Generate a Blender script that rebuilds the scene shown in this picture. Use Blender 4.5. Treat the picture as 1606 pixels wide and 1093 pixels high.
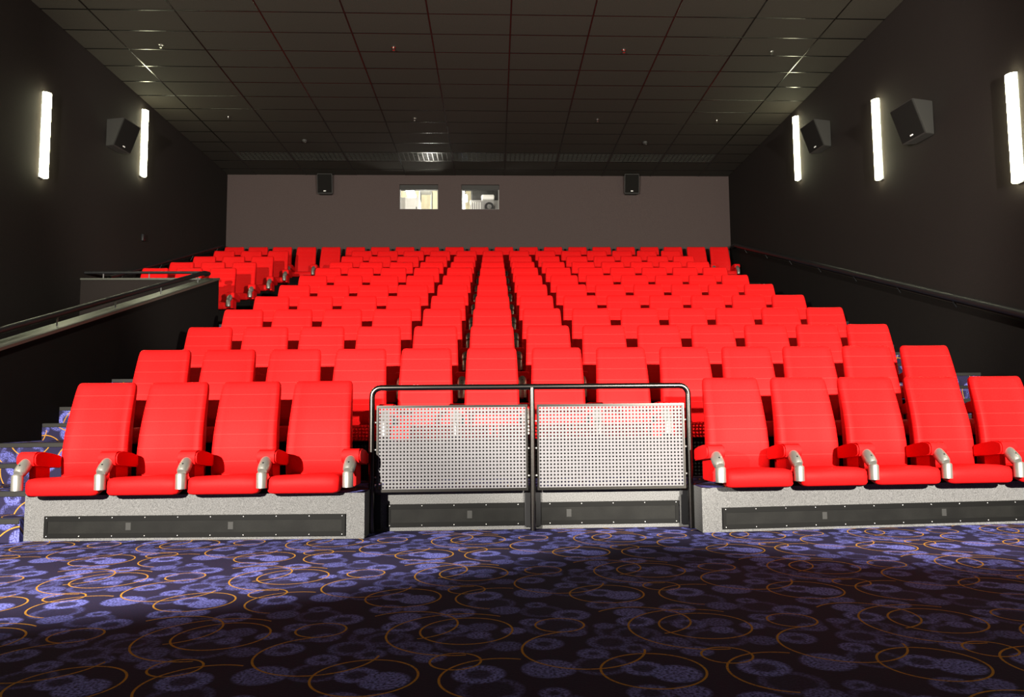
import bpy, bmesh, math
from mathutils import Vector, Matrix

# ------------------------------------------------------------------ reset
for o in list(bpy.data.objects):
    bpy.data.objects.remove(o, do_unlink=True)
scene = bpy.context.scene
C = scene.collection
PI = math.pi

# ------------------------------------------------------------------ camera
CAM_Z = 0.88
F_PX, CX, CY = 1202.47, 827.5, 540.3
YAW, PITCH, ROLL = -0.0434, 0.08548, -0.00949
cam = bpy.data.cameras.new('camera')
cam.sensor_fit = 'HORIZONTAL'
cam.sensor_width = 36.0
cam.lens = F_PX / 1606 * 36
cam.shift_x = (803 - CX) / 1606
cam.shift_y = (CY - 546.5) / 1606
cam.clip_start = 0.05
cam.clip_end = 100
camo = bpy.data.objects.new('camera', cam)
C.objects.link(camo)
cy_, sy_ = math.cos(YAW), math.sin(YAW)
cp_, sp_ = math.cos(PITCH), math.sin(PITCH)
cr_, sr_ = math.cos(ROLL), math.sin(ROLL)
right0 = Vector((cy_, sy_, 0))
fwd = Vector((-sy_ * cp_, cy_ * cp_, sp_))
up0 = Vector((sy_ * sp_, -cy_ * sp_, cp_))
# image x = cr*right + sr*up ; image down = sr*right - cr*up
rgt = cr_ * right0 + sr_ * up0
upv = -sr_ * right0 + cr_ * up0
M = Matrix((rgt, upv, -fwd)).transposed().to_4x4()
M.translation = Vector((0, 0, CAM_Z))
camo.matrix_world = M
scene.camera = camo

# ------------------------------------------------------------------ world, lights, exposure
w = bpy.data.worlds.new('dark_hall')
scene.world = w
w.use_nodes = True
w.node_tree.nodes['Background'].inputs[0].default_value = (0.012, 0.016, 0.04, 1)
w.node_tree.nodes['Background'].inputs[1].default_value = 0.0
vs = scene.view_settings
vs.view_transform = 'Standard'
vs.look = 'None'
vs.exposure = 0.0
vs.gamma = 1.0
vs.use_curve_mapping = False


def spot(name, loc, aim, watts, size_deg, blend, col=(1, 0.93, 0.82), rad=0.06):
    l = bpy.data.lights.new(name, 'SPOT')
    l.energy = watts
    l.color = col
    l.spot_size = math.radians(size_deg)
    l.spot_blend = blend
    l.shadow_soft_size = rad
    o = bpy.data.objects.new(name, l)
    o.location = loc
    d = Vector(aim) - Vector(loc)
    o.rotation_euler = d.to_track_quat('-Z', 'Y').to_euler()
    C.objects.link(o)
    return o


# two stand lamps either side of the camera, just out of view
spot('stand_lamp_left', (-3.6, -0.8, 2.32), (-1.5, 9.0, 3.45), 9200, 72, 0.22)
spot('stand_lamp_right', (3.5, -0.8, 2.32), (2.7, 9.0, 4.05), 9200, 72, 0.22)

# ------------------------------------------------------------------ materials


def newmat(name):
    m = bpy.data.materials.new(name)
    m.use_nodes = True
    nt = m.node_tree
    return m, nt, nt.nodes['Principled BSDF']


def plain(name, col, rough=0.6, metal=0.0, spec=0.5, noise=None, bump=0.0, nscale=200, sheen=0.0):
    m, nt, b = newmat(name)
    b.inputs['Base Color'].default_value = (*col, 1)
    b.inputs['Roughness'].default_value = rough
    b.inputs['Metallic'].default_value = metal
    b.inputs['Specular IOR Level'].default_value = spec
    b.inputs['Sheen Weight'].default_value = sheen
    if noise or bump:
        tc = nt.nodes.new('ShaderNodeTexCoord')
        n = nt.nodes.new('ShaderNodeTexNoise')
        n.inputs['Scale'].default_value = nscale
        n.inputs['Detail'].default_value = 3
        nt.links.new(tc.outputs['Object'], n.inputs['Vector'])
        if noise:
            r = nt.nodes.new('ShaderNodeMix')
            r.data_type = 'RGBA'
            r.inputs['A'].default_value = (*[c * (1 - noise) for c in col], 1)
            r.inputs['B'].default_value = (*[c * (1 + noise) for c in col], 1)
            st = nt.nodes.new('ShaderNodeMapRange')
            st.inputs['From Min'].default_value = 0.3
            st.inputs['From Max'].default_value = 0.7
            nt.links.new(n.outputs['Fac'], st.inputs['Value'])
            nt.links.new(st.outputs['Result'], r.inputs['Factor'])
            nt.links.new(r.outputs['Result'], b.inputs['Base Color'])
        if bump:
            bp = nt.nodes.new('ShaderNodeBump')
            bp.inputs['Strength'].default_value = bump
            bp.inputs['Distance'].default_value = 0.004
            nt.links.new(n.outputs['Fac'], bp.inputs['Height'])
            nt.links.new(bp.outputs['Normal'], b.inputs['Normal'])
    return m


def emis(name, col, strength):
    m, nt, b = newmat(name)
    b.inputs['Base Color'].default_value = (*col, 1)
    b.inputs['Emission Color'].default_value = (*col, 1)
    b.inputs['Emission Strength'].default_value = strength
    return m


def red_fabric(name, seams):
    col = (0.56, 0.0056, 0.0062)
    m, nt, b = newmat(name)
    N, L = nt.nodes, nt.links
    b.inputs['Roughness'].default_value = 0.55
    b.inputs['Specular IOR Level'].default_value = 0.06
    tc = N.new('ShaderNodeTexCoord')
    n = N.new('ShaderNodeTexNoise')
    n.inputs['Scale'].default_value = 260
    n.inputs['Detail'].default_value = 2
    L.new(tc.outputs['Object'], n.inputs['Vector'])
    mx = N.new('ShaderNodeMix')
    mx.data_type = 'RGBA'
    mx.inputs['A'].default_value = (col[0] * .8, col[1] * .75, col[2] * .75, 1)
    mx.inputs['B'].default_value = (col[0] * 1.1, col[1] * 1.3, col[2] * 1.3, 1)
    mr = N.new('ShaderNodeMapRange')
    mr.inputs['From Min'].default_value = 0.3
    mr.inputs['From Max'].default_value = 0.7
    L.new(n.outputs['Fac'], mr.inputs['Value'])
    L.new(mr.outputs['Result'], mx.inputs['Factor'])
    out = mx.outputs['Result']
    if seams:   # light stitch lines across the backrest
        s = N.new('ShaderNodeSeparateXYZ')
        L.new(tc.outputs['Object'], s.inputs['Vector'])
        a = N.new('ShaderNodeMath'); a.operation = 'MULTIPLY_ADD'
        a.inputs[1].default_value = 1 / 0.099
        a.inputs[2].default_value = -1.02 / 0.099
        L.new(s.outputs['Z'], a.inputs[0])
        p = N.new('ShaderNodeMath'); p.operation = 'PINGPONG'
        p.inputs[1].default_value = 0.5
        L.new(a.outputs[0], p.inputs[0])
        lt = N.new('ShaderNodeMath'); lt.operation = 'LESS_THAN'
        lt.inputs[1].default_value = 0.018
        L.new(p.outputs[0], lt.inputs[0])
        hz = N.new('ShaderNodeMath'); hz.operation = 'LESS_THAN'
        hz.inputs[1].default_value = 1.07
        L.new(s.outputs['Z'], hz.inputs[0])
        an = N.new('ShaderNodeMath'); an.operation = 'MULTIPLY'
        L.new(lt.outputs[0], an.inputs[0]); L.new(hz.outputs[0], an.inputs[1])
        am = N.new('ShaderNodeMath'); am.operation = 'MULTIPLY'
        am.inputs[1].default_value = 0.42
        L.new(an.outputs[0], am.inputs[0])
        m2 = N.new('ShaderNodeMix'); m2.data_type = 'RGBA'
        m2.inputs['B'].default_value = (0.6, 0.04, 0.036, 1)
        L.new(am.outputs[0], m2.inputs['Factor'])
        L.new(out, m2.inputs['A'])
        out = m2.outputs['Result']
    L.new(out, b.inputs['Base Color'])
    bp = N.new('ShaderNodeBump')
    bp.inputs['Strength'].default_value = 0.25
    bp.inputs['Distance'].default_value = 0.003
    L.new(n.outputs['Fac'], bp.inputs['Height'])
    L.new(bp.outputs['Normal'], b.inputs['Normal'])
    return m


def carpet_mat():
    m, nt, b = newmat('carpet')
    N, L = nt.nodes, nt.links
    b.inputs['Roughness'].default_value = 0.95
    b.inputs['Specular IOR Level'].default_value = 0.05
    PX, PY = 0.97, 1.09
    geo = N.new('ShaderNodeNewGeometry')
    sp = N.new('ShaderNodeSeparateXYZ')
    L.new(geo.outputs['Position'], sp.inputs['Vector'])
    ad = N.new('ShaderNodeMath'); ad.operation = 'ADD'
    L.new(sp.outputs['Y'], ad.inputs[0]); L.new(sp.outputs['Z'], ad.inputs[1])
    cb = N.new('ShaderNodeCombineXYZ')
    L.new(sp.outputs['X'], cb.inputs['X']); L.new(ad.outputs[0], cb.inputs['Y'])
    base = N.new('ShaderNodeVectorMath'); base.operation = 'MULTIPLY'
    base.inputs[1].default_value = (1 / PX, 1 / PY, 0)
    L.new(cb.outputs[0], base.inputs[0])

    def math_(op, a, bb=None, c=None):
        n = N.new('ShaderNodeMath'); n.operation = op
        for i, v in enumerate((a, bb, c)):
            if v is None:
                continue
            if isinstance(v, (int, float)):
                n.inputs[i].default_value = v
            else:
                L.new(v, n.inputs[i])
        return n.outputs[0]

    def wrap(cx, cy):
        a = N.new('ShaderNodeVectorMath'); a.operation = 'ADD'
        a.inputs[1].default_value = (0.5 - cx / PX, 0.5 - cy / PY, 0)
        L.new(base.outputs[0], a.inputs[0])
        f = N.new('ShaderNodeVectorMath'); f.operation = 'FRACTION'
        L.new(a.outputs[0], f.inputs[0])
        s = N.new('ShaderNodeVectorMath'); s.operation = 'MULTIPLY_ADD'
        s.inputs[1].default_value = (PX, PY, 0)
        s.inputs[2].default_value = (-PX / 2, -PY / 2, 0)
        L.new(f.outputs[0], s.inputs[0])
        ln = N.new('ShaderNodeVectorMath'); ln.operation = 'LENGTH'
        L.new(s.outputs[0], ln.inputs[0])
        return s.outputs[0], ln.outputs['Value']

    OX, OY = -0.119, 3.18
    # orange rings: centre, radius, optional (direction, threshold) keeps an arc
    rings = [(0, 0, .185, None), (-.03, -.03, .285, ((-1, .25), -.11)), (.38, .05, .10, None),
             (.44, -.27, .226, ((-.6, -.6), -.12)), (.65, -.52, .177, None), (-.025, -.38, .09, None),
             (.13, -.56, .20, ((-1, .3), -.02)), (.72, .10, .21, ((.8, .5), -.05))]
    org = None
    for (cx, cy, r, arc) in rings:
        v, d = wrap(OX + cx, OY + cy)
        k = math_('LESS_THAN', math_('ABSOLUTE', math_('SUBTRACT', d, r)), 0.0042)
        if arc:
            dp = N.new('ShaderNodeVectorMath'); dp.operation = 'DOT_PRODUCT'
            dp.inputs[1].default_value = (arc[0][0], arc[0][1], 0)
            L.new(v, dp.inputs[0])
            k = math_('MULTIPLY', k, math_('GREATER_THAN', dp.outputs['Value'], arc[1]))
        org = k if org is None else math_('MAXIMUM', org, k)
    # blue discs: centre, outer radius, inner radius (0 = filled), strength
    discs = [(-.06, .02, .075, .035, .7), (.06, .04, .065, .0, .5), (.05, -.07, .05, .0, .8), (-.27, .08, .08, .045, 1),
             (.27, .10, .055, .02, .8), (.19, -.02, .05, 0, .9), (.16, -.22, .06, 0, .5), (.30, -.20, .075, .03, .7),
             (.47, -.33, .06, .02, .8), (.55, -.20, .09, .055, .5), (.62, -.50, .075, .04, 1), (.72, -.56, .085, 0, 1),
             (-.20, -.22, .085, .02, .5), (-.12, -.33, .06, 0, .7), (-.34, -.28, .06, .03, .6), (.06, -.52, .09, .045, 1),
             (.30, -.48, .095, 0, .8), (.42, -.06, .06, .02, .6), (.44, .20, .085, .04, .8), (.70, .22, .07, 0, .9),
             (-.05, .27, .08, .035, .9), (.16, .30, .07, 0, .6), (-.24, .36, .06, 0, .8), (.30, .38, .05, .02, .7),
             (.56, .02, .045, 0, .6), (.60, .36, .075, .035, .7), (.0, -.17, .12, .09, .35), (.36, .02, .13, .10, .3), (.62, -.06, .11, .08, .35),
             (-.16, .16, .12, .09, .3), (.10, .42, .11, .08, .35), (-.30, -.10, .10, .07, .35), (.48, -.46, .10, .075, .4), (.32, .27, .10, .07, .3)]
    dsc = None
    for (cx, cy, ro, ri, st) in discs:
        v, d = wrap(OX + cx, OY + cy)
        mr = N.new('ShaderNodeMapRange'); mr.interpolation_type = 'SMOOTHSTEP'
        mr.inputs['From Min'].default_value = ro + .008
        mr.inputs['From Max'].default_value = ro - .012
        mr.inputs['To Max'].default_value = st
        L.new(d, mr.inputs['Value'])
        k = mr.outputs['Result']
        if ri:
            m2 = N.new('ShaderNodeMapRange'); m2.interpolation_type = 'SMOOTHSTEP'
            m2.inputs['From Min'].default_value = ri - .012
            m2.inputs['From Max'].default_value = ri + .012
            m2.inputs['To Min'].default_value = .12
            L.new(d, m2.inputs['Value'])
            k = math_('MULTIPLY', k, m2.outputs['Result'])
        dsc = k if dsc is None else math_('MAXIMUM', dsc, k)
    nz = N.new('ShaderNodeTexNoise')
    nz.inputs['Scale'].default_value = 95
    nz.inputs['Detail'].default_value = 2.5
    L.new(cb.outputs[0], nz.inputs['Vector'])
    nr = N.new('ShaderNodeMapRange')
    nr.inputs['From Min'].default_value = .36
    nr.inputs['From Max'].default_value = .62
    nr.inputs['To Min'].default_value = .06
    L.new(nz.outputs['Fac'], nr.inputs['Value'])
    dsc = math_('MULTIPLY', dsc, nr.outputs['Result'])
    m1 = N.new('ShaderNodeMix'); m1.data_type = 'RGBA'
    m1.inputs['A'].default_value = (.017, .0145, .036, 1)
    m1.inputs['B'].default_value = (.160, .172, .56, 1)
    L.new(dsc, m1.inputs['Factor'])
    m2 = N.new('ShaderNodeMix'); m2.data_type = 'RGBA'
    m2.inputs['B'].default_value = (.36, .17, .022, 1)
    L.new(m1.outputs['Result'], m2.inputs['A'])
    on = N.new('ShaderNodeMapRange')
    on.inputs['From Min'].default_value = .3
    on.inputs['From Max'].default_value = .5
    on.inputs['To Min'].default_value = .45
    L.new(nz.outputs['Fac'], on.inputs['Value'])
    L.new(math_('MULTIPLY', org, on.outputs['Result']), m2.inputs['Factor'])
    L.new(m2.outputs['Result'], b.inputs['Base Color'])
    bp = N.new('ShaderNodeBump')
    bp.inputs['Strength'].default_value = .5
    bp.inputs['Distance'].default_value = .004
    L.new(nz.outputs['Fac'], bp.inputs['Height'])
    L.new(bp.outputs['Normal'], b.inputs['Normal'])
    return m


def grille_mat():
    # black perforated sheet: rows of fine punched slots
    m, nt, b = newmat('perforated_black_sheet')
    N, L = nt.nodes, nt.links
    b.inputs['Roughness'].default_value = .6
    b.inputs['Specular IOR Level'].default_value = .12
    tc = N.new('ShaderNodeTexCoord')
    mp = N.new('ShaderNodeMapping')
    mp.inputs['Rotation'].default_value = (0, math.radians(24), 0)
    L.new(tc.outputs['Object'], mp.inputs['Vector'])
    v = N.new('ShaderNodeTexVoronoi')
    v.inputs['Scale'].default_value = 125
    v.inputs['Randomness'].default_value = .15
    L.new(mp.outputs[0], v.inputs['Vector'])
    s = N.new('ShaderNodeSeparateXYZ')
    L.new(tc.outputs['Object'], s.inputs['Vector'])
    n = N.new('ShaderNodeTexNoise')
    n.inputs['Scale'].default_value = 6
    L.new(tc.outputs['Object'], n.inputs['Vector'])
    r = N.new('ShaderNodeMapRange')
    r.inputs['From Min'].default_value = .25
    r.inputs['From Max'].default_value = .45
    L.new(v.outputs['Distance'], r.inputs['Value'])
    mx = N.new('ShaderNodeMix'); mx.data_type = 'RGBA'
    mx.inputs['A'].default_value = (.0006, .0006, .0006, 1)
    mx.inputs['B'].default_value = (.0062, .0062, .0055, 1)
    L.new(r.outputs['Result'], mx.inputs['Factor'])
    m2 = N.new('ShaderNodeMix'); m2.data_type = 'RGBA'; m2.blend_type = 'MULTIPLY'
    m2.inputs['Factor'].default_value = .7
    L.new(mx.outputs['Result'], m2.inputs['A'])
    nr = N.new('ShaderNodeMapRange')
    nr.inputs['From Min'].default_value = .3
    nr.inputs['From Max'].default_value = .7
    nr.inputs['To Min'].default_value = .4
    nr.inputs['To Max'].default_value = 1.3
    L.new(n.outputs['Fac'], nr.inputs['Value'])
    cc = N.new('ShaderNodeCombineColor')
    for k in range(3):
        L.new(nr.outputs['Result'], cc.inputs[k])
    L.new(cc.outputs[0], m2.inputs['B'])
    L.new(m2.outputs['Result'], b.inputs['Base Color'])
    return m


MT = dict(
    carpet=carpet_mat(),
    red=red_fabric('red_seat_fabric', False),
    red_back=red_fabric('red_backrest_fabric', True),
    plinth=plain('grey_riser_carpet', (.108, .108, .108), .95, spec=.05, noise=.4, bump=.5, nscale=160),
    grille=grille_mat(),
    screw=plain('zinc_screw', (.6, .6, .58), .35, .8),
    cup=plain('brushed_silver', (.30, .29, .265), .42, .75),
    cupdark=plain('cup_hole', (.02, .02, .02), .5),
    rail=plain('dark_steel_tube', (.075, .07, .065), .27, 1.0),
    panel=plain('perforated_steel', (.105, .102, .110), .6, .25, noise=.06, nscale=30),
    strip=plain('vent_edge', (.0032, .0032, .003), .6, spec=.1),
    patch=plain('pale_patch', (.0095, .0095, .0085), .7),
    black=plain('black_metal', (.006, .006, .007), .5, spec=.3),
    bracket=plain('black_seat_bracket', (.006, .006, .008), .5),
    wall=plain('dark_wall_fabric', (.0150, .0122, .0113), .95, spec=.05, noise=.25, bump=.4, nscale=130),
    wains=plain('dark_lower_wall_carpet', (.0085, .0072, .0066), .95, spec=.05, noise=.3, bump=.4, nscale=130),
    back=plain('brown_back_wall_fabric', (.056, .0425, .041), .95, spec=.05, noise=.2, bump=.4, nscale=120),
    tile=plain('charcoal_ceiling_tile', (.0235, .0205, .017), .9, spec=.1, noise=.25, bump=.3, nscale=90),
    bar=plain('black_ceiling_bar', (.004, .0038, .0034), .24, .0, .22),
    plenum=plain('plenum', (.004, .004, .004), .9),
    gbar=plain('grille_bar', (.020, .019, .016), .3, .2),
    lamp=emis('lamp_diffuser', (1, 1, .66), 46),
    lampbase=plain('lamp_base', (.08, .08, .08), .5),
    spk=plain('speaker_black', (.014, .013, .012), .7),
    spkcloth=plain('speaker_cloth', (.006, .0055, .005), .95, spec=.1, noise=.2, nscale=120),
    badge=emis('speaker_badge', (.9, .9, .9), 0.0),
    cap=plain('parapet_cap', (.05, .052, .042), .4),
    nosing=plain('step_nosing', (.035, .034, .032), .35, .6),
    booth=plain('booth_wall', (.75, .68, .50), .8),
    boothgrey=plain('booth_grey', (.28, .28, .27), .6),
    boothwhite=plain('booth_white', (.85, .86, .82), .5),
    blue=plain('blue_panel', (.08, .25, .75), .5),
    boothlamp=emis('booth_lamp', (1, .97, .85), 90),
    sprk=plain('chrome', (.7, .7, .68), .2, 1.0),
    white=plain('white_badge', (.8, .8, .8), .4),
    yellow=plain('amber_stick', (.8, .6, .3), .5),
)
gm, gnt, gb = newmat('clear_glass')
gnt.nodes.remove(gb)
_gl = gnt.nodes.new('ShaderNodeBsdfGlossy'); _gl.inputs['Roughness'].default_value = .02
_tr = gnt.nodes.new('ShaderNodeBsdfTransparent')
_mx = gnt.nodes.new('ShaderNodeMixShader'); _mx.inputs[0].default_value = .04
gnt.links.new(_tr.outputs[0], _mx.inputs[1]); gnt.links.new(_gl.outputs[0], _mx.inputs[2])
gnt.links.new(_mx.outputs[0], gnt.nodes['Material Output'].inputs[0])
MT['glass'] = gm

# ------------------------------------------------------------------ helpers


def link(name, me, parent=None, loc=None, rz=0.0):
    o = bpy.data.objects.new(name, me)
    C.objects.link(o)
    if parent:
        o.parent = parent
    if loc:
        o.location = loc
    if rz:
        o.rotation_euler = (0, 0, rz)
    return o


def mesh(name, bm, mats, smooth=False):
    me = bpy.data.meshes.new(name)
    bmesh.ops.recalc_face_normals(bm, faces=bm.faces[:])
    bm.to_mesh(me)
    bm.free()
    for m in (mats if isinstance(mats, (list, tuple)) else [mats]):
        me.materials.append(MT[m])
    if smooth:
        me.polygons.foreach_set('use_smooth', [True] * len(me.polygons))
        try:
            me.set_sharp_from_angle(angle=math.radians(42))
        except Exception:
            pass
    return me


def thing(name, label, cat, loc=(0, 0, 0), rz=0, group=None):
    o = link(name, None, None, loc, rz)
    o.empty_display_size = .1
    tag(o, label, cat, group)
    return o


def tag(o, label, cat, group=None):
    o['label'] = label
    o['category'] = cat
    if group:
        o['group'] = group
    return o


def struct(o):
    o['kind'] = 'structure'
    return o


def abox(bm, x0, x1, y0, y1, z0, z1, mat=0):
    vv = [bm.verts.new(p) for p in ((x0, y0, z0), (x1, y0, z0), (x1, y1, z0), (x0, y1, z0),
                                    (x0, y0, z1), (x1, y0, z1), (x1, y1, z1), (x0, y1, z1))]
    fs = []
    for q in ((0, 3, 2, 1), (4, 5, 6, 7), (0, 1, 5, 4), (1, 2, 6, 5), (2, 3, 7, 6), (3, 0, 4, 7)):
        f = bm.faces.new([vv[i] for i in q])
        f.material_index = mat
        fs.append(f)
    return fs


def box_mesh(name, x0, x1, y0, y1, z0, z1, mat, bevel=0, seg=2):
    bm = bmesh.new()
    abox(bm, x0, x1, y0, y1, z0, z1)
    if bevel:
        bmesh.ops.bevel(bm, geom=bm.edges[:], offset=bevel, segments=seg, affect='EDGES', profile=.5)
    return mesh(name, bm, mat, smooth=bool(bevel))


def aprism(bm, poly, z0, z1, side=0, top=0):
    """extrude an xy polygon (counter-clockwise) from z0 to z1"""
    lo = [bm.verts.new((x, y, z0)) for x, y in poly]
    hi = [bm.verts.new((x, y, z1)) for x, y in poly]
    n = len(poly)
    f = bm.faces.new(hi); f.material_index = top
    f = bm.faces.new(lo[::-1]); f.material_index = side
    for i in range(n):
        f = bm.faces.new((lo[i], lo[(i + 1) % n], hi[(i + 1) % n], hi[i]))
        f.material_index = side


def axprism(bm, poly, x0, x1, mat=0):
    """extrude a yz polygon along x"""
    a = [bm.verts.new((x0, y, z)) for y, z in poly]
    b = [bm.verts.new((x1, y, z)) for y, z in poly]
    n = len(poly)
    bm.faces.new(a).material_index = mat
    bm.faces.new(b[::-1]).material_index = mat
    for i in range(n):
        bm.faces.new((a[i], b[i], b[(i + 1) % n], a[(i + 1) % n])).material_index = mat


def atube(bm, pts, r, n=10, cap=True, mat=0):
    pts = [Vector(p) for p in pts]
    rings = []
    ref = None
    for i, p in enumerate(pts):
        if i == 0:
            t = pts[1] - p
        elif i == len(pts) - 1:
            t = p - pts[i - 1]
        else:
            t = (pts[i + 1] - p).normalized() + (p - pts[i - 1]).normalized()
        t.normalize()
        if ref is None:
            ref = Vector((0, 0, 1)) if abs(t.z) < .9 else Vector((0, 1, 0))
        u = t.cross(ref)
        if u.length < 1e-4:
            u = t.orthogonal()
        u.normalize()
        v = u.cross(t).normalized()
        ref = v
        rr = r[i] if isinstance(r, (list, tuple)) else r
        rings.append([bm.verts.new(p + rr * (math.cos(2 * PI * k / n) * u + math.sin(2 * PI * k / n) * v)) for k in range(n)])
    for a, b in zip(rings, rings[1:]):
        for k in range(n):
            bm.faces.new((a[k], a[(k + 1) % n], b[(k + 1) % n], b[k])).material_index = mat
    if cap:
        bm.faces.new(rings[0][::-1]).material_index = mat
        bm.faces.new(rings[-1]).material_index = mat


def tube_mesh(name, pts, r, mat, n=10, cap=True):
    bm = bmesh.new()
    atube(bm, pts, r, n, cap)
    return mesh(name, bm, mat, smooth=True)


ORD = ['first', 'second', 'third', 'fourth', 'fifth', 'sixth', 'seventh', 'eighth', 'ninth', 'tenth', 'eleventh',
       'twelfth', 'thirteenth', 'fourteenth', 'fifteenth', 'sixteenth', 'seventeenth', 'eighteenth', 'nineteenth',
       'twentieth', 'twenty-first']

# ------------------------------------------------------------------ measurements
LW, RW, YB, ZC = -6.406, 5.824, 18.365, 6.607
YF = -5.0
ZR = [0, 6.005, 6.884, 7.933, 8.96, 10.073, 11.186, 12.299, 13.412, 14.526, 15.639, 16.752, 17.865]   # backrest-top depth of row k
TOP = [0, 1.12, 1.440, 1.756, 2.074, 2.394, 2.726, 3.062, 3.397, 3.717, 4.054, 4.401, 4.725]
T = [0] + [t - 1.12 for t in TOP[1:]] + [TOP[12] - 1.12 + .33]                                       # tread level of row k
E_ = [0] + [z - .45 for z in ZR[1:]]                                                                # riser face under row k
ML, MR = -3.30, 4.27                                                                                # main block of seats
AX = -4.35                                                                                           # inner face of the parapet


def cubx(i, c):
    return .5812 * (i + c * i ** 3)


SEATX = {i: -.0246 + cubx(i, -.00051) for i in range(-5, 8)}

# ------------------------------------------------------------------ the room shell
bm = bmesh.new()
abox(bm, LW - .2, RW + .2, YF, YB + .2, -.15, 0)
struct(link('floor', mesh('floor', bm, 'carpet')))
bm = bmesh.new()
abox(bm, LW - .2, LW, YF, YB + .2, 0, ZC + .3)
struct(link('wall_left', mesh('wall_left', bm, 'wall')))
bm = bmesh.new()
abox(bm, RW, RW + .2, YF, YB + .2, 0, ZC + .3)
struct(link('wall_right', mesh('wall_right', bm, 'wall')))
bm = bmesh.new()
abox(bm, LW - .2, RW + .2, YF - .2, YF, 0, ZC + .3)
struct(link('wall_front', mesh('wall_front', bm, 'wall')))

# back wall with two booth openings
WIN = [(-2.285, -1.350), (-.785, .136)]
WZ0, WZ1 = 5.77, 6.385
bm = bmesh.new()
xs = [LW, WIN[0][0], WIN[0][1], WIN[1][0], WIN[1][1], RW]
abox(bm, LW, RW, YB, YB + .2, 0, WZ0)
abox(bm, LW, RW, YB, YB + .2, WZ1, ZC + 1.0)
for a, b in ((xs[0], xs[1]), (xs[2], xs[3]), (xs[4], xs[5])):
    abox(bm, a, b, YB, YB + .2, WZ0, WZ1)
struct(link('wall_back', mesh('wall_back', bm, 'back')))
# thin vertical cover strips on the fabric joints of the back wall
# ceiling: plenum, tiles, runners
ceil = struct(link('ceiling', None))
ceil.location = (0, 0, ZC)
bm = bmesh.new()
abox(bm, LW, RW, YF, YB, .06, .2)
link('ceiling_slab', mesh('ceiling_slab', bm, 'plenum'), ceil)
bm = bmesh.new()
TX, TY = .268, 10.688
Y0T = TY - 8 * .6
abox(bm, LW, RW, YF, Y0T - .012, .0, .02)
link('front_ceiling_panel', mesh('front_ceiling_panel', bm, 'tile'), ceil)
colx = [TX + 1.2 * j for j in range(-6, 6)]
cells = []
xe = [LW] + [x for x in colx if LW + .05 < x < RW - .05] + [RW]
ye = [Y0T + .6 * n for n in range(0, 22)]
ye = [y for y in ye if y < YB - .05] + [YB]
tile_cache = {}
VENT_ROW = None
for n, (ya, yb) in enumerate(zip(ye, ye[1:])):
    for j, (xa, xb) in enumerate(zip(xe, xe[1:])):
        if abs(ya - (TY + 10 * .6)) < .01 and 0 < j < len(xe) - 2:
            VENT_ROW = (ya, yb)
            cells.append((xa, xb))
            continue
        key = (round(xb - xa, 3), round(yb - ya, 3))
        if key not in tile_cache:
            hx, hy = key[0] / 2 - .012, key[1] / 2 - .012
            bm = bmesh.new()
            abox(bm, -hx, hx, -hy, hy, .0, .018)
            tile_cache[key] = mesh('ceiling_tile', bm, 'tile')
        # each tile sits a hair uneven in the grid
        k = (n * 37 + j * 61) % 17
        t = link('ceiling_tile', tile_cache[key], ceil, ((xa + xb) / 2, (ya + yb) / 2, .0015 * (k % 3)))
for x in xe[1:-1]:
    link('ceiling_bar', box_mesh('ceiling_bar', x - .012, x + .012, Y0T, YB - .001, -.004, .03, 'bar', .003, 1), ceil)
for y in ye[:-1]:
    link('ceiling_cross_bar', box_mesh('ceiling_cross_bar', LW + .001, RW - .001, y - .011, y + .011, -.0035, .028, 'bar', .003, 1), ceil)

# booth openings: frame lintel and panes
for i, (a, b) in enumerate(WIN):
    o = struct(link('window_%d' % (i + 1), None, None, ((a + b) / 2, YB, WZ0)))
    hw = (b - a) / 2
    link('header', box_mesh('header', -hw + .002, hw - .002, .05, .16, WZ1 - WZ0 - .115, WZ1 - WZ0 - .002, 'spk'), o)
    bm = bmesh.new()
    abox(bm, -hw + .002, -hw + .022, .06, .13, .002, .50)
    abox(bm, hw - .022, hw - .002, .06, .13, .002, .50)
    abox(bm, -hw + .022, hw - .022, .06, .13, .002, .02)
    link('frame', mesh('frame', bm, 'boothgrey'), o)
    link('pane', box_mesh('pane', -hw + .022, hw - .022, .09, .096, .02, .498, 'glass'), o)

# projection booth behind the back wall
bm = bmesh.new()
B0, B1, BY = -3.4, 1.3, 21.2
abox(bm, B0, B1, BY, BY + .1, 4.9, 7.7)
struct(link('wall_booth_rear', mesh('wall_booth_rear', bm, 'booth')))
bm = bmesh.new()
abox(bm, B0 - .1, B0, YB + .2, BY + .1, 4.9, 7.7)
struct(link('wall_booth_left', mesh('wall_booth_left', bm, 'boothwhite')))
bm = bmesh.new()
abox(bm, B1, B1 + .1, YB + .2, BY + .1, 4.9, 7.7)
struct(link('wall_booth_right', mesh('wall_booth_right', bm, 'booth')))
bm = bmesh.new()
abox(bm, B0, B1, YB + .2, BY, 4.8, 4.9)
struct(link('floor_booth', mesh('floor_booth', bm, 'boothgrey')))
bm = bmesh.new()
abox(bm, B0, B1, YB + .2, BY, 7.6, 7.7)
struct(link('ceiling_booth', mesh('ceiling_booth', bm, 'boothwhite')))

# ------------------------------------------------------------------ seating tiers
CAR = ['plinth', 'carpet']


def tier(x0, x1, y0, y1, z, mats=('wains', 'carpet')):
    bm = bmesh.new()
    aprism(bm, [(x0, y0), (x1, y0), (x1, y1), (x0, y1)], 0, z, 0, 1)
    return struct(link('seating_tier', mesh('seating_tier', bm, list(mats))))


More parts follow.
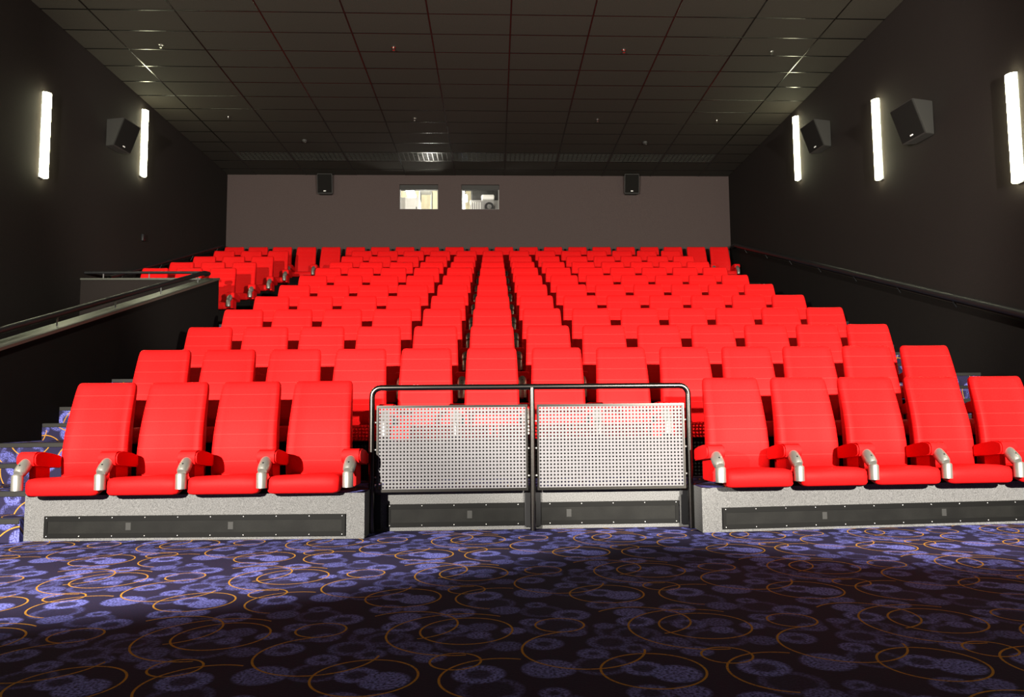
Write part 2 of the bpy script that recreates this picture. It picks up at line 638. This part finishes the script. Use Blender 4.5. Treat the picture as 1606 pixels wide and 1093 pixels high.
Z2 = T[2] - .005
PL = [(-3.30, 5.605), (-.915, 5.485), (-.915, E_[2]), (-3.30, E_[2])]
PR = [(1.475, 5.495), (4.40, 5.715), (4.40, E_[2]), (1.475, E_[2])]
for poly in (PL, PR):
    bm = bmesh.new()
    aprism(bm, poly, 0, Z2, 0, 1)
    struct(link('seating_tier', mesh('seating_tier', bm, CAR)))
RECY = 5.80
tier(-.915, 1.475, RECY, E_[2], Z2, CAR)
for k in range(3, 12):
    tier(ML, MR, E_[k - 1], E_[k], T[k])
for k in range(8, 12):
    tier(LW, AX - .10, 12.20 if k == 8 else E_[k - 1], E_[k], T[k])
tier(LW, RW, E_[11], E_[12], T[12])
tier(LW, RW, E_[12], YB, T[13])

# stairs: two steps to each row, dark metal nosing on every edge
for side, (sx0, sx1) in (('left', (AX, ML)), ('right', (MR + .0, RW))):
    st = struct(link('stairs_' + side, None, None, ((sx0 + sx1) / 2, 5.5, 0)))
    for k in range(1, 12):
        off = 0 if k == 1 else .12
        x1_ = sx1
        x0_ = sx0
        if side == 'right' and k == 1:
            x0_ = 4.40
        e0 = (5.56 if side == 'left' else 5.70) if k == 1 else E_[k] + off
        e1 = e0 + .28
        e2 = E_[11] if k == 11 else E_[k + 1] + .12
        if k == 10:
            e2 = E_[11] - .29
        if k == 11:
            e0, e1, e2 = E_[11] - .29, E_[11] - .005, E_[11]
        rise = T[k + 1] - T[k]
        for (ya, yb, z) in ((e0, e1, T[k] + rise / 2), (e1, e2, T[k + 1])):
            if yb - ya < .02:
                continue
            ox, oy = (sx0 + sx1) / 2, 5.5
            x_in = x0_
            if side == 'right' and k == 1 and yb > E_[2]:
                pass
            bm = bmesh.new()
            abox(bm, x_in + .002 - ox, x1_ - .002 - ox, ya - oy, yb - oy, 0, z)
            s = link('step', mesh('step', bm, 'carpet'), st)
            link('nosing', box_mesh('nosing', x_in + .004 - ox, x1_ - .004 - ox, ya - oy - .006, ya - oy + .05, z - .035, z + .004, 'nosing', .003, 1), s)

# ------------------------------------------------------------------ parapet beside the left stairs, cross wall, wainscots


def pz(y):
    return 1.446 + .291 * (y - 6.92)


p = struct(link('parapet_wall', None, None, (AX - .1, 5.2, 0)))
bm = bmesh.new()
axprism(bm, [(0, 0), (7.0, 0), (7.0, pz(12.2)), (0, pz(5.2))], -.1, .1)
link('wall_panel', mesh('parapet_panel', bm, 'wains'), p)
bm = bmesh.new()
axprism(bm, [(0, pz(5.2) + .002), (7.0, pz(12.2) + .002), (7.0, pz(12.2) + .03), (0, pz(5.2) + .03)], -.12, .115)
link('cap', mesh('parapet_cap', bm, 'cap'), p)
c = struct(link('cross_wall', None, None, (LW, 12.05, 0)))
bm = bmesh.new()
abox(bm, 0, AX - .225 - LW, 0, .15, 0, 2.955)
link('wall_panel', mesh('cross_panel', bm, 'wall'), c)
link('cap', box_mesh('cross_cap', 0, AX - .225 - LW, -.02, .16, 2.957, 2.985, 'cap'), c)

bm = bmesh.new()
axprism(bm, [(YF, 0), (YB, 0), (YB, 1.80 + .296 * (YB - 8.13)), (3, 1.80 + .296 * (3 - 8.13)), (YF, .28)], RW - .03, RW)
wr = struct(link('trim_1', mesh('wainscot_right', bm, 'wains')))
bm = bmesh.new()
axprism(bm, [(12.21, 0), (YB, 0), (YB, 4.70 + .32 * (YB - 17.97)), (12.21, 4.70 + .32 * (12.21 - 17.97))], LW, LW + .03)
struct(link('trim_2', mesh('wainscot_left', bm, 'wains')))


def handrail(label, pts, r, posts, name='handrail', mat='black', brk='black'):
    o = thing(name, label, 'handrail', pts[0])
    p0 = Vector(pts[0])
    link('rail_tube', tube_mesh('rail_tube', [Vector(q) - p0 for q in pts], r, mat, 12), o)
    for a, b in posts:
        link('rail_bracket', tube_mesh('rail_bracket', [Vector(a) - p0, Vector(b) - p0], .009, brk, 8), o)
    return o


# right wall rail
def rz_(y): return 1.90 + .296 * (y - 8.13)


handrail('long black handrail rising along the right wall beside the seats',
         [(RW - .10, 4.2, rz_(4.2)), (RW - .10, 17.7, rz_(17.7)), (RW - .10, 17.95, rz_(17.7) + .02), (RW - .02, 17.98, rz_(17.7) + .02)],
         .047, [((RW - .031, y, rz_(y) - .13), (RW - .10, y, rz_(y) - .02)) for y in [5.4 + 1.3 * i for i in range(10)]])
handrail('black handrail low on the left wall behind the small left seat block',
         [(LW + .09, 12.75, 4.79 + .32 * (12.75 - 17.97)), (LW + .09, 17.9, 4.79 + .32 * (17.9 - 17.97))], .03,
         [((LW + .031, y, 4.70 + .32 * (y - 17.97) - .05), (LW + .09, y, 4.77 + .32 * (y - 17.97))) for y in (13.2, 14.7, 16.2, 17.6)])
handrail('low dark handrail on the sloping parapet cap beside the left stairs',
         [(AX - .1, 5.3, pz(5.3) + .15), (AX - .1, 11.85, pz(11.85) + .15), (AX - .1, 12.02, pz(11.95) + .14), (AX - .18, 12.12, pz(12.0) + .13)],
         .034, [((AX - .1, y, pz(y) + .03), (AX - .1, y, pz(y) + .13)) for y in (5.6, 6.8, 7.96, 9.14, 10.35, 11.6)], brk='lampbase')
handrail('short level handrail on the cross wall in front of the left seat block',
         [(LW + .02, 12.12, 3.085), (AX - .26, 12.12, 3.085)], .022,
         [((x, 12.12, 2.985), (x, 12.12, 3.07)) for x in (-6.1, -5.4, -4.75)], brk='lampbase')

# ------------------------------------------------------------------ grilles in the risers


def vent_panel(label, p0, p1, z0, z1, nscr):
    """flat black sheet with zinc screws; p0,p1 = ground points, face looks to -y"""
    d = Vector((p1[0] - p0[0], p1[1] - p0[1], 0))
    ln = d.length
    a = math.atan2(d.y, d.x)
    o = thing('riser_vent', label, 'vent grille', (p0[0], p0[1], z0), a)
    h = z1 - z0
    link('perforated_sheet', box_mesh('perforated_sheet', 0, ln, -.010, -.002, 0, h, 'grille'), o)
    bm = bmesh.new()
    abox(bm, 0, ln, -.014, -.010, 0, .030); abox(bm, 0, ln, -.014, -.010, h - .035, h)
    abox(bm, 0, .025, -.014, -.010, .03, h - .035); abox(bm, ln - .025, ln, -.014, -.010, .03, h - .035)
    link('edge_strip', mesh('edge_strip', bm, 'strip'), o)
    bm = bmesh.new()
    bmesh.ops.create_icosphere(bm, subdivisions=1, radius=.0055)
    sm = mesh('screw', bm, 'screw', True)
    for i in range(nscr):
        x = .02 + (ln - .04) * i / (nscr - 1)
        for z in (.012, h - .012):
            link('screw', sm, o, (x, -.016, z))
    for t in (.28, .62):
        link('patch', box_mesh('patch', ln * t - .018, ln * t + .018, -.0112, -.0102, h * .34, h * .68, 'patch'), o)
    return o


def lerp(a, b, t): return (a[0] + (b[0] - a[0]) * t, a[1] + (b[1] - a[1]) * t)


vent_panel('black perforated vent panel in the grey riser under the left front seats', lerp(PL[0], PL[1], .062), lerp(PL[0], PL[1], .945), .022, .172, 10)
vent_panel('black perforated vent panel in the grey riser behind the metal barrier', (-.80, RECY), (1.375, RECY), .03, .195, 10)
vent_panel('black perforated vent panel in the grey riser under the right front seats', lerp(PR[0], PR[1], .05), lerp(PR[0], PR[1], .985), .022, .172, 13)

# ------------------------------------------------------------------ barrier
BYY = 5.72
bar = thing('safety_barrier', 'dark steel tube barrier with two perforated metal panels in front of the seats', 'barrier', (0, BYY, 0))
xl, xm, xr, zt = -.905, .277, 1.452, 1.055
R = .065
pts = [(xl, 0, 0), (xl, 0, zt - R)]
pts += [(xl + R - R * math.cos(a), 0, zt - R + R * math.sin(a)) for a in [PI / 2 * k / 6 for k in range(1, 7)]]
pts += [(xr - R + R * math.sin(a), 0, zt - R + R * math.cos(a)) for a in [PI / 2 * k / 6 for k in range(0, 7)]]
pts += [(xr, 0, 0)]
link('frame_tube', tube_mesh('frame_tube', pts, .0215, 'rail', 14), bar)
link('centre_post', tube_mesh('centre_post', [(xm, 0, 0), (xm, 0, zt)], .0215, 'rail', 14), bar)


def perforated(x0, x1, z0, z1, pitch=.0252, rad=.0073, th=.003):
    nx = int((x1 - x0) / pitch); nz = int((z1 - z0) / pitch)
    px, pz_ = (x1 - x0) / nx, (z1 - z0) / nz
    bm = bmesh.new()
    grid = {}

    def gv(i, j, s):
        if (i, j, s) not in grid:
            grid[(i, j, s)] = bm.verts.new((x0 + i * px, -th / 2 if s == 0 else th / 2, z0 + j * pz_))
        return grid[(i, j, s)]
    for i in range(nx):
        for j in range(nz):
            cx, cz = x0 + (i + .5) * px, z0 + (j + .5) * pz_
            ring = []
            for s in (0, 1):
                y = -th / 2 if s == 0 else th / 2
                h = [bm.verts.new((cx + rad * math.cos(PI / 4 * k + PI / 8), y, cz + rad * math.sin(PI / 4 * k + PI / 8))) for k in range(8)]
                ring.append(h)
                c = [gv(i + 1, j + 1, s), gv(i, j + 1, s), gv(i, j, s), gv(i + 1, j, s)]   # 45,135,225,315 deg
                # corner k at 45+90k lies between hole verts 2k and 2k+1 (22.5+45*2k .. )
                for k in range(4):
                    fa = [c[k], h[(2 * k + 1) % 8], h[2 * k]]
                    fb = [c[k], c[(k + 1) % 4], h[(2 * k + 2) % 8], h[(2 * k + 1) % 8]]
                    for f in (fa, fb):
                        bm.faces.new(f if s else f[::-1])
            a, b = ring
            for k in range(8):
                bm.faces.new((a[k], a[(k + 1) % 8], b[(k + 1) % 8], b[k]))
    me = bpy.data.meshes.new('perforated_panel')
    bm.to_mesh(me); bm.free()
    me.materials.append(MT['panel'])
    return me


for (a, b) in ((xl + .035, xm - .035), (xm + .035, xr - .035)):
    z0, z1 = .302, .918
    pn = link('perforated_panel', perforated(a + .012, b - .012, z0 + .01, z1 - .01), bar)
    bm = bmesh.new()
    abox(bm, a, b, -.011, .011, z1 - .010, z1 + .006)
    abox(bm, a, b, -.011, .011, z0 - .010, z0 + .010)
    abox(bm, a, a + .012, -.011, .011, z0 + .01, z1 - .01)
    abox(bm, b - .012, b, -.011, .011, z0 + .01, z1 - .01)
    link('panel_frame', mesh('panel_frame', bm, 'rail'), pn)
    bm = bmesh.new()
    bmesh.ops.create_icosphere(bm, subdivisions=1, radius=.008)
    sm = mesh('fixing_lug', bm, 'screw', True)
    for x in (a - .006, b + .006):
        for z in (.40, .60, .80):
            link('fixing_lug', sm, pn, (x, 0, z))
for x in (xl, xm, xr):
    bp = link('mounting_plate', box_mesh('mounting_plate', x - .06 if x > xl else x - .005, x + .06 if x < xr else x + .018, .0550, .0620, .02, .27, 'black', .002, 1), bar)
    bm = bmesh.new()
    atube(bm, [(x, 0, .08), (x, .058, .08)], .012, 8); atube(bm, [(x, 0, .22), (x, .058, .22)], .012, 8)
    link('spacer', mesh('spacer', bm, 'rail', True), bp)

# ------------------------------------------------------------------ cinema seat


def smooth(t): return t * t * (3 - 2 * t)


def backrest_mesh():
    bm = bmesh.new()
    # height stations: z, front y, half width, thickness
    st = [(.395, -.150, .238, .085), (.43, -.176, .243, .110), (.52, -.185, .243, .118), (.62, -.180, .240, .116),
          (.72, -.165, .237, .110), (.82, -.140, .233, .102), (.92, -.108, .229, .094), (1.00, -.080, .226, .086),
          (1.06, -.058, .223, .080), (1.095, -.045, .219, .072), (1.112, -.034, .210, .050), (1.119, -.020, .196, .022)]
    rings = []
    for (z, yf, hw, th) in st:
        r = min(.026, th * .42)
        loop = []
        # front, left to right, slightly dished with raised side bolsters
        for k in range(11):
            u = -1 + 2 * k / 10
            x = u * (hw - r)
            bol = .014 * smooth(max(0, (abs(u) - .55) / .45))
            loop.append((x, yf + .010 * (1 - abs(u) ** 2.5) - bol * .6, z))
        for k in (1, 2):
            a = PI / 2 * k / 3
            loop.append((hw - r + r * math.sin(a), yf + r - r * math.cos(a) - .008 * (1 - k / 3), z))
        loop.append((hw, yf + r, z))
        loop.append((hw - .004, yf + th - r, z))
        loop.append((hw - r, yf + th, z))
        for k in range(1, 4):
            loop.append(((hw - r) * (1 - 2 * k / 4), yf + th + .006, z))
        loop.append((-hw + r, yf + th, z))
        loop.append((-hw + .004, yf + th - r, z))
        loop.append((-hw, yf + r, z))
        for k in (2, 1):
            a = PI / 2 * k / 3
            loop.append((-(hw - r + r * math.sin(a)), yf + r - r * math.cos(a) - .008 * (1 - k / 3), z))
        rings.append([bm.verts.new(p) for p in loop])
    n = len(rings[0])
    for a, b in zip(rings, rings[1:]):
        for k in range(n):
            bm.faces.new((a[k], a[(k + 1) % n], b[(k + 1) % n], b[k]))
    bm.faces.new(rings[-1]); bm.faces.new(rings[0][::-1])
    me = mesh('backrest', bm, 'red_back')
    me.polygons.foreach_set('use_smooth', [True] * len(me.polygons))
    return me


def cushion_mesh():
    bm = bmesh.new()
    W = .247
    us = [-1, -.94, -.82, -.5, 0, .5, .82, .94, 1]
    # profile loop (y,z), front at the left
    prof = [(-.30, .356), (-.44, .352), (-.535, .330), (-.565, .322), (-.583, .338), (-.588, .385), (-.583, .428), (-.562, .447),
            (-.50, .452), (-.38, .446), (-.24, .438), (-.15, .432), (-.125, .41), (-.13, .37), (-.16, .358)]
    rings = []
    for u in us:
        e = abs(u)
        sh = 0 if e < .9 else (.010 if e < .97 else .034)
        cy = sum(p[0] for p in prof) / len(prof); cz = sum(p[1] for p in prof) / len(prof)
        ring = []
        for (y, z) in prof:
            dy, dz = y - cy, z - cz
            ly = math.hypot(dy, dz)
            k = max(0, 1 - sh / max(ly, .05))
            zz = cz + dz * k
            if dz > 0:
                zz += .006 * math.sin(u * 3.2 + .6) - .004
            ring.append(bm.verts.new((u * W, cy + dy * (1 - (sh * .8) / .26), zz)))
        rings.append(ring)
    n = len(prof)
    for a, b in zip(rings, rings[1:]):
        for k in range(n):
            bm.faces.new((a[k], a[(k + 1) % n], b[(k + 1) % n], b[k]))
    bm.faces.new(rings[0][::-1]); bm.faces.new(rings[-1])
    me = mesh('cushion', bm, 'red')
    me.polygons.foreach_set('use_smooth', [True] * len(me.polygons))
    return me


def pad_mesh():
    bm = bmesh.new()
    w = .066
    top = [(-.195, .577), (-.30, .598), (-.42, .618), (-.475, .622), (-.505, .612), (-.52, .585)]
    bot = [(-.518, .545), (-.505, .527), (-.46, .522), (-.34, .508), (-.195, .492)]
    axprism(bm, top + bot, -w, w)
    bmesh.ops.bevel(bm, geom=[e for e in bm.edges if abs(e.verts[0].co.x - e.verts[1].co.x) < 1e-5], offset=.010, segments=2, affect='EDGES')
    return mesh('armrest_pad', bm, 'red', True)


def cup_mesh():
    bm = bmesh.new()
    # elbow from under the pad, then a vertical sleeve in front
    atube(bm, [(0, -.480, .560), (0, -.505, .540), (0, -.545, .508), (0, -.575, .484), (0, -.590, .474)], [.034, .041, .043, .040, .030], 18)
    atube(bm, [(0, -.596, .366), (0, -.596, .462), (0, -.594, .470)], [.037, .037, .030], 18)
    # dark rivet on the elbow
    atube(bm, [(0, -.571, .528), (0, -.578, .537)], .006, 8, True, 1)
    return mesh('cup_holder', bm, ['cup', 'black'], True)


ME_BACK = backrest_mesh()
ME_CUSH = cushion_mesh()
ME_PAD = pad_mesh()
ME_CUP = cup_mesh()
bm = bmesh.new()
axprism(bm, [(-.44, .357), (-.26, .357), (-.26, .51), (-.44, .525)], -.022, .022)
bmesh.ops.bevel(bm, geom=bm.edges[:], offset=.006, segments=2, affect='EDGES')
ME_STAN = mesh('arm_support', bm, 'red', True)
bm = bmesh.new()
abox(bm, -.20, .20, -.16, -.10, .352, .42)
abox(bm, -.05, .05, -.40, -.12, .300, .353)
ME_BRK = mesh('seat_bracket', bm, 'bracket')

def arm(parent, x):
    a = link('armrest', ME_PAD, parent, (x, 0, 0))
    link('cup_holder', ME_CUP, a)
    link('arm_support', ME_STAN, a)
    return a


def seat(x, y, z, label, group, right=.29, left=None, rz=0):
    s = thing('cinema_seat', label, 'cinema seat', (x, y, z), rz, group)
    link('backrest', ME_BACK, s)
    link('cushion', ME_CUSH, s)
    link('seat_bracket', ME_BRK, s)
    arm(s, right)
    if left is not None:
        arm(s, -left)
    return s


# front row, two blocks either side of the barrier
AL = math.atan2(PL[1][1] - PL[0][1], PL[1][0] - PL[0][0]) * .5
AR = math.atan2(PR[1][1] - PR[0][1], PR[1][0] - PR[0][0]) * .6
for n, i in enumerate(range(-5, -1)):
    x = -.0246 - .198 + .5498 * i + .012
    seat(x, ZR[1] + (n - 1.5) * .55 * math.tan(AL) + .0, T[1], 'red cinema seat in the front row left of the barrier, %s from left' % ORD[n],
         'front row seats', .275 if n < 3 else .313, .285 if n == 0 else None, AL)
for n, i in enumerate(range(3, 8)):
    x = -.0246 + .231 + .5498 * i - .015
    seat(x, ZR[1] + (n - 2) * .55 * math.tan(AR) + .01, T[1], 'red cinema seat in the front row right of the barrier, %s from the barrier' % ORD[n],
         'front row seats', .275, .293 if n == 0 else None, AR)
# main block
for k in range(2, 12):
    for n, i in enumerate(range(-5, 8)):
        nx = SEATX.get(i + 1, SEATX[i] + .56)
        seat(SEATX[i], ZR[k], T[k], 'red cinema seat in the main block, %s row from front, %s from left' % (ORD[k - 1], ORD[n]),
             'main block seats', (nx - SEATX[i]) / 2, .285 if n == 0 else None)
# small block on the left
for k in range(8, 12):
    for n, x in enumerate((-5.86, -5.28, -4.70)):
        seat(x, ZR[k], T[k], 'red cinema seat in the small left block, %s row, %s' % (
            ORD[k - 8], ('by the wall', 'middle seat', 'aisle seat')[n]),
            'left block seats', .29, .29 if n == 0 else None)
# back row wall to wall
for n, k in enumerate(range(-11, 10)):
    xa = -.054 + cubx(k + .5, -.0002)
    seat(xa, ZR[12], T[12], 'red cinema seat in the long back row under the booth wall, %s from left' % ORD[n],
         'back row seats', (cubx(k + 1.5, -.0002) - cubx(k + .5, -.0002)) / 2, .27 if n == 0 else None)

# ------------------------------------------------------------------ wall lamps


def wall_lamp(label, side, y, z0):
    """half round diffuser 1.2 m tall on a slim black back"""
    x = RW if side > 0 else LW
    o = thing('wall_lamp', label, 'wall lamp', (x, y, z0), 0, 'vertical strip lamps on the side walls')
    s = -side
    bm = bmesh.new()
    n = 10
    lo, hi = [], []
    for k in range(n + 1):
        a = PI * k / n
        px, py = s * (.030 + .075 * math.sin(a)), .072 * math.cos(a)
        lo.append(bm.verts.new((px, py, .0))); hi.append(bm.verts.new((px, py, 1.22)))
    for k in range(n):
        bm.faces.new((lo[k], lo[k + 1], hi[k + 1], hi[k]))
    bm.faces.new(lo[::-1]); bm.faces.new(hi)
    bm.faces.new((lo[0], hi[0], hi[-1], lo[-1]))
    link('diffuser', mesh('diffuser', bm, 'lamp'), o)
    x0, x1 = sorted((s * .001, s * .029))
    link('back_plate', box_mesh('back_plate', x0, x1, -.05, .05, -.015, 1.235, 'lampbase'), o)


for lab, y, z in (('nearest', 8.03, 3.339), ('middle', 11.0, 4.281), ('farthest', 13.99, 5.189)):
    wall_lamp('bright vertical strip lamp on the right wall, %s of the three' % lab, 1, y, z)
for lab, y, z in (('the nearer of the two', 10.88, 4.228), ('the farther, below the ceiling', 13.89, 5.183)):
    wall_lamp('bright vertical strip lamp on the left wall, %s' % lab, -1, y, z)
# series continued outside the picture; all but the first added to brighten the foreground
wall_lamp('strip lamp on the left wall third from the screen, outside the picture', -1, 7.88, 3.29)
wall_lamp('added strip lamp on the left wall second from the screen, outside the picture', -1, 4.88, 2.42)
wall_lamp('added strip lamp on the right wall second from the screen, outside the picture', 1, 5.04, 2.42)
wall_lamp('added strip lamp on the right wall nearest the screen, outside the picture', 1, 2.04, 2.42)
wall_lamp('added strip lamp on the left wall nearest the screen, outside the picture', -1, 1.88, 2.42)

# ------------------------------------------------------------------ loudspeakers


def speaker(label, loc, rz, w, d0, d1, h):
    """wedge cabinet, back against the wall; front (local -y) leans forward at the top"""
    o = thing('loudspeaker', label, 'speaker', loc, rz)
    bm = bmesh.new()
    axprism(bm, [(0, 0), (0, h), (-d1, h), (-d0, 0)], -w / 2, w / 2)
    # flanks taper towards the wall
    for v in bm.verts:
        if v.co.y > -.01:
            v.co.x *= .8
    bmesh.ops.bevel(bm, geom=bm.edges[:], offset=.008, segments=2, affect='EDGES')
    link('cabinet', mesh('cabinet', bm, 'spk', True), o)
    n = Vector((0, -h, d0 - d1)).normalized()
    n = Vector((0, -h, -(d1 - d0))).normalized()
    bm = bmesh.new()
    e = .014
    q = [Vector((x, -d0 + (d0 - d1) * t, h * t)) + n * g for g in (.001, .012) for x, t in ((-w / 2 + e, .03), (w / 2 - e, .03), (w / 2 - e, .97), (-w / 2 + e, .97))]
    vv = [bm.verts.new(p) for p in q]
    for f in ((0, 1, 2, 3), (7, 6, 5, 4), (0, 4, 5, 1), (1, 5, 6, 2), (2, 6, 7, 3), (3, 7, 4, 0)):
        bm.faces.new([vv[i] for i in f])
    link('grille', mesh('speaker_grille', bm, 'spkcloth'), o)
    c = Vector((0, -d0 + (d0 - d1) * .12, h * .12)) + n * .014
    link('badge', box_mesh('badge', -.028, .028, c.y - .004, c.y + .002, c.z - .009, c.z + .009, 'white'), o)
    link('wall_bracket', box_mesh('wall_bracket', -.05, .05, .001, .03, h * .3, h * .7, 'black'), o)
    return o


speaker('black loudspeaker on the right wall between the nearest and middle lamps', (RW - .035, 9.78, 4.45), math.radians(-84), .48, .16, .33, .46)
speaker('black loudspeaker on the right wall between the middle and farthest lamps', (RW - .035, 12.80, 5.35), math.radians(-84), .48, .16, .33, .46)
speaker('black loudspeaker on the left wall between the two strip lamps', (LW + .035, 12.80, 5.29), math.radians(84), .48, .16, .33, .46)
speaker('black loudspeaker high on the left part of the back wall', (-4.035, YB - .032, 6.10), 0, .36, .16, .24, .46)
speaker('black loudspeaker high on the right part of the back wall', (3.365, YB - .032, 6.12), 0, .36, .16, .24, .46)

# small dark box on the left wall
tag(link('wall_switch_box', box_mesh('wall_switch_box', LW, LW + .04, 14.0, 14.08, 4.02, 4.14, 'black', .006)),
    'tiny dark switch box on the left wall below the farther lamp', 'switch')

# ------------------------------------------------------------------ ceiling vents, sprinklers, detectors
va, vb = VENT_ROW
for n, (xa, xb) in enumerate(cells):
    o = thing('ceiling_vent', 'egg-crate ceiling vent in the dark ceiling, %s from left in its row' % ORD[n], 'vent',
              ((xa + xb) / 2, (va + vb) / 2, ZC), 0, 'egg-crate vents near the back wall')
    hx, hy = (xb - xa) / 2 - .014, (vb - va) / 2 - .014
    bm = bmesh.new()
    abox(bm, -hx, hx, -hy, -hy + .02, 0, .022); abox(bm, -hx, hx, hy - .02, hy, 0, .022)
    abox(bm, -hx, -hx + .02, -hy + .02, hy - .02, 0, .022); abox(bm, hx - .02, hx, -hy + .02, hy - .02, 0, .022)
    link('vent_frame', mesh('vent_frame', bm, 'gbar'), o)
    bm = bmesh.new()
    for k in range(1, 11):
        x = -hx + 2 * hx * k / 11
        abox(bm, x - .006, x + .006, -hy + .02, hy - .02, .002, .030)
    for k in range(1, 6):
        y = -hy + 2 * hy * k / 6
        abox(bm, -hx + .02, hx - .02, y - .005, y + .005, .003, .029)
    g = link('egg_crate', mesh('egg_crate', bm, 'gbar'), o)
    g['kind'] = 'stuff'


def sprinkler(x, y, label):
    o = thing('ceiling_sprinkler', label, 'sprinkler', (x, y, ZC), 0, 'ceiling sprinklers')
    bm = bmesh.new()
    atube(bm, [(0, 0, .0), (0, 0, -.012)], .032, 12)
    link('collar', mesh('collar', bm, 'sprk', True), o)
    bm = bmesh.new()
    atube(bm, [(0, 0, -.012), (0, 0, -.05)], .008, 8)
    atube(bm, [(0, 0, -.05), (0, 0, -.054)], .022, 10)
    link('nozzle', mesh('nozzle', bm, 'sprk', True), o)


for n, x in enumerate((-5.155, -1.56, 2.092, 4.486)):
    sprinkler(x, 11.72, 'small chrome ceiling sprinkler in the nearer row, %s from left' % ORD[n])
for n, x in enumerate((-5.129, -1.537, 2.062, 4.449)):
    sprinkler(x, 14.66, 'small chrome ceiling sprinkler in the farther row, %s from left' % ORD[n])
for x, lab in ((-3.98, 'left'), (3.262, 'right')):
    o = thing('smoke_detector', 'small round smoke detector on the %s half of the ceiling' % lab, 'smoke detector', (x, 15.94, ZC), 0, 'smoke detectors')
    bm = bmesh.new()
    atube(bm, [(0, 0, 0), (0, 0, -.02), (0, 0, -.035), (0, 0, -.05)], [.055, .055, .045, .03], 14)
    link('housing', mesh('housing', bm, 'spk', True), o)
    bm = bmesh.new()
    atube(bm, [(.02, -.01, -.05), (.02, -.01, -.06)], .014, 8)
    link('lens', mesh('lens', bm, 'sprk', True), o)

# ------------------------------------------------------------------ projection booth fittings
o = thing('booth_lamp', 'bright ceiling lamp inside the projection booth', 'lamp', (-2.15, 19.7, 6.50))
link('tube_light', box_mesh('tube_light', -.10, .10, -.35, .35, .0, .06, 'boothlamp', .01), o)
bm = bmesh.new()
atube(bm, [(0, 0, .06), (0, 0, 1.10)], .012, 8)
link('hanger', mesh('hanger', bm, 'black', True), o)
o = thing('booth_lamp', 'small bright lamp behind the right booth window', 'lamp', (-.72, 19.2, 6.25))
link('tube_light', box_mesh('tube_light_small', -.05, .05, -.25, .25, .0, .05, 'boothlamp', .01), o)
bm = bmesh.new()
atube(bm, [(0, 0, .05), (0, 0, 1.35)], .012, 8)
link('hanger', mesh('hanger', bm, 'black', True), o)
# white equipment cabinet behind the left window
o = thing('equipment_cabinet', 'white equipment cabinet behind the left booth window', 'cabinet', (-2.05, 19.25, 4.9))
link('body', box_mesh('cabinet_body', -.33, .18, -.2, .25, 0, 1.36, 'boothwhite', .01), o)
link('door', box_mesh('cabinet_door', -.31, .16, -.222, -.202, .05, 1.32, 'boothwhite', .004), o)
link('handle', box_mesh('cabinet_handle', .10, .12, -.245, -.224, .9, 1.1, 'black'), o)
o = thing('equipment_shelf', 'grey shelf unit with dark jars behind the left booth window', 'shelf', (-1.78, 19.9, 4.9))
link('upright', box_mesh('upright', -.16, -.14, -.2, .2, 0, 1.75, 'boothgrey'), o)
link('upright', box_mesh('upright', .14, .16, -.2, .2, 0, 1.75, 'boothgrey'), o)
link('shelf_board', box_mesh('shelf_board', -.14, .14, -.2, .2, 1.10, 1.13, 'boothgrey'), o)
link('shelf_board', box_mesh('shelf_board', -.14, .14, -.2, .2, 1.72, 1.75, 'boothgrey'), o)
# projector behind the right window
o = thing('film_projector', 'grey film projector with black round lens behind the right booth window', 'projector', (-.18, 19.0, 4.9))
link('pedestal', box_mesh('pedestal', -.22, .22, 0, .7, 0, .80, 'boothgrey', .01), o)
b = link('housing', box_mesh('projector_housing', -.42, .30, 0.02, .75, .80, 1.28, 'boothgrey', .012), o)
link('hood', box_mesh('projector_hood', -.13, .20, -.02, .5, 1.29, 1.42, 'boothwhite', .04, 3), o)
for k in range(5):
    link('cooling_slat', box_mesh('cooling_slat', -.39 + .055 * k, -.37 + .055 * k, .0, .018, 1.0, 1.22, 'boothwhite'), b)
bm = bmesh.new()
atube(bm, [(.07, .02, 1.06), (.07, -.18, 1.06)], .115, 20)
ln = link('lens', mesh('projector_lens', bm, 'black', True), o)
bm = bmesh.new()
atube(bm, [(.07, -.18, 1.06), (.07, -.19, 1.06)], .06, 16)
link('lens_glass', mesh('lens_glass', bm, 'sprk', True), ln)
o = thing('booth_door', 'white booth door with blue lower panel at the left of the right window', 'door', (-.76, 19.5, 4.9))
link('leaf', box_mesh('door_leaf', -.17, .02, 0, .04, 0, 2.0, 'boothwhite'), o)
link('blue_panel', box_mesh('blue_panel', -.15, .0, -.012, -.001, .75, 1.17, 'blue'), o)
o = thing('blue_binder', 'blue binder standing on a white post right of the projector', 'binder', (.26, 19.0, 4.9))
link('post', box_mesh('binder_post', -.04, -.01, 0, .1, 0, 1.3, 'boothwhite'), o)
link('cover', box_mesh('binder_cover', .0, .06, 0, .3, 0, 1.18, 'blue', .005), o)
# lamp house low behind the left window, shines up through the opening to the vents
o = thing('lamp_house', 'glowing projector lamp house low behind the left booth window', 'lamp', (-1.62, 19.25, 4.9))
link('stand', box_mesh('lamp_house_stand', -.12, .12, -.12, .12, 0, .60, 'boothgrey', .01), o)
link('glowing_window', box_mesh('glowing_window', -.13, .13, -.14, .10, .61, .82, 'boothlamp', .02), o)
o = thing('added_partition', 'added dark grey rack behind the film projector', 'partition', (-.1, 19.95, 4.9))  # dark partition added to darken the view through the right window
link('body', box_mesh('partition_body', -.5, .55, 0, .4, 0, 2.4, 'lampbase', .01), o)
link('door', box_mesh('partition_face', -.46, .51, -.02, -.001, .1, 2.3, 'spk', .004), o)
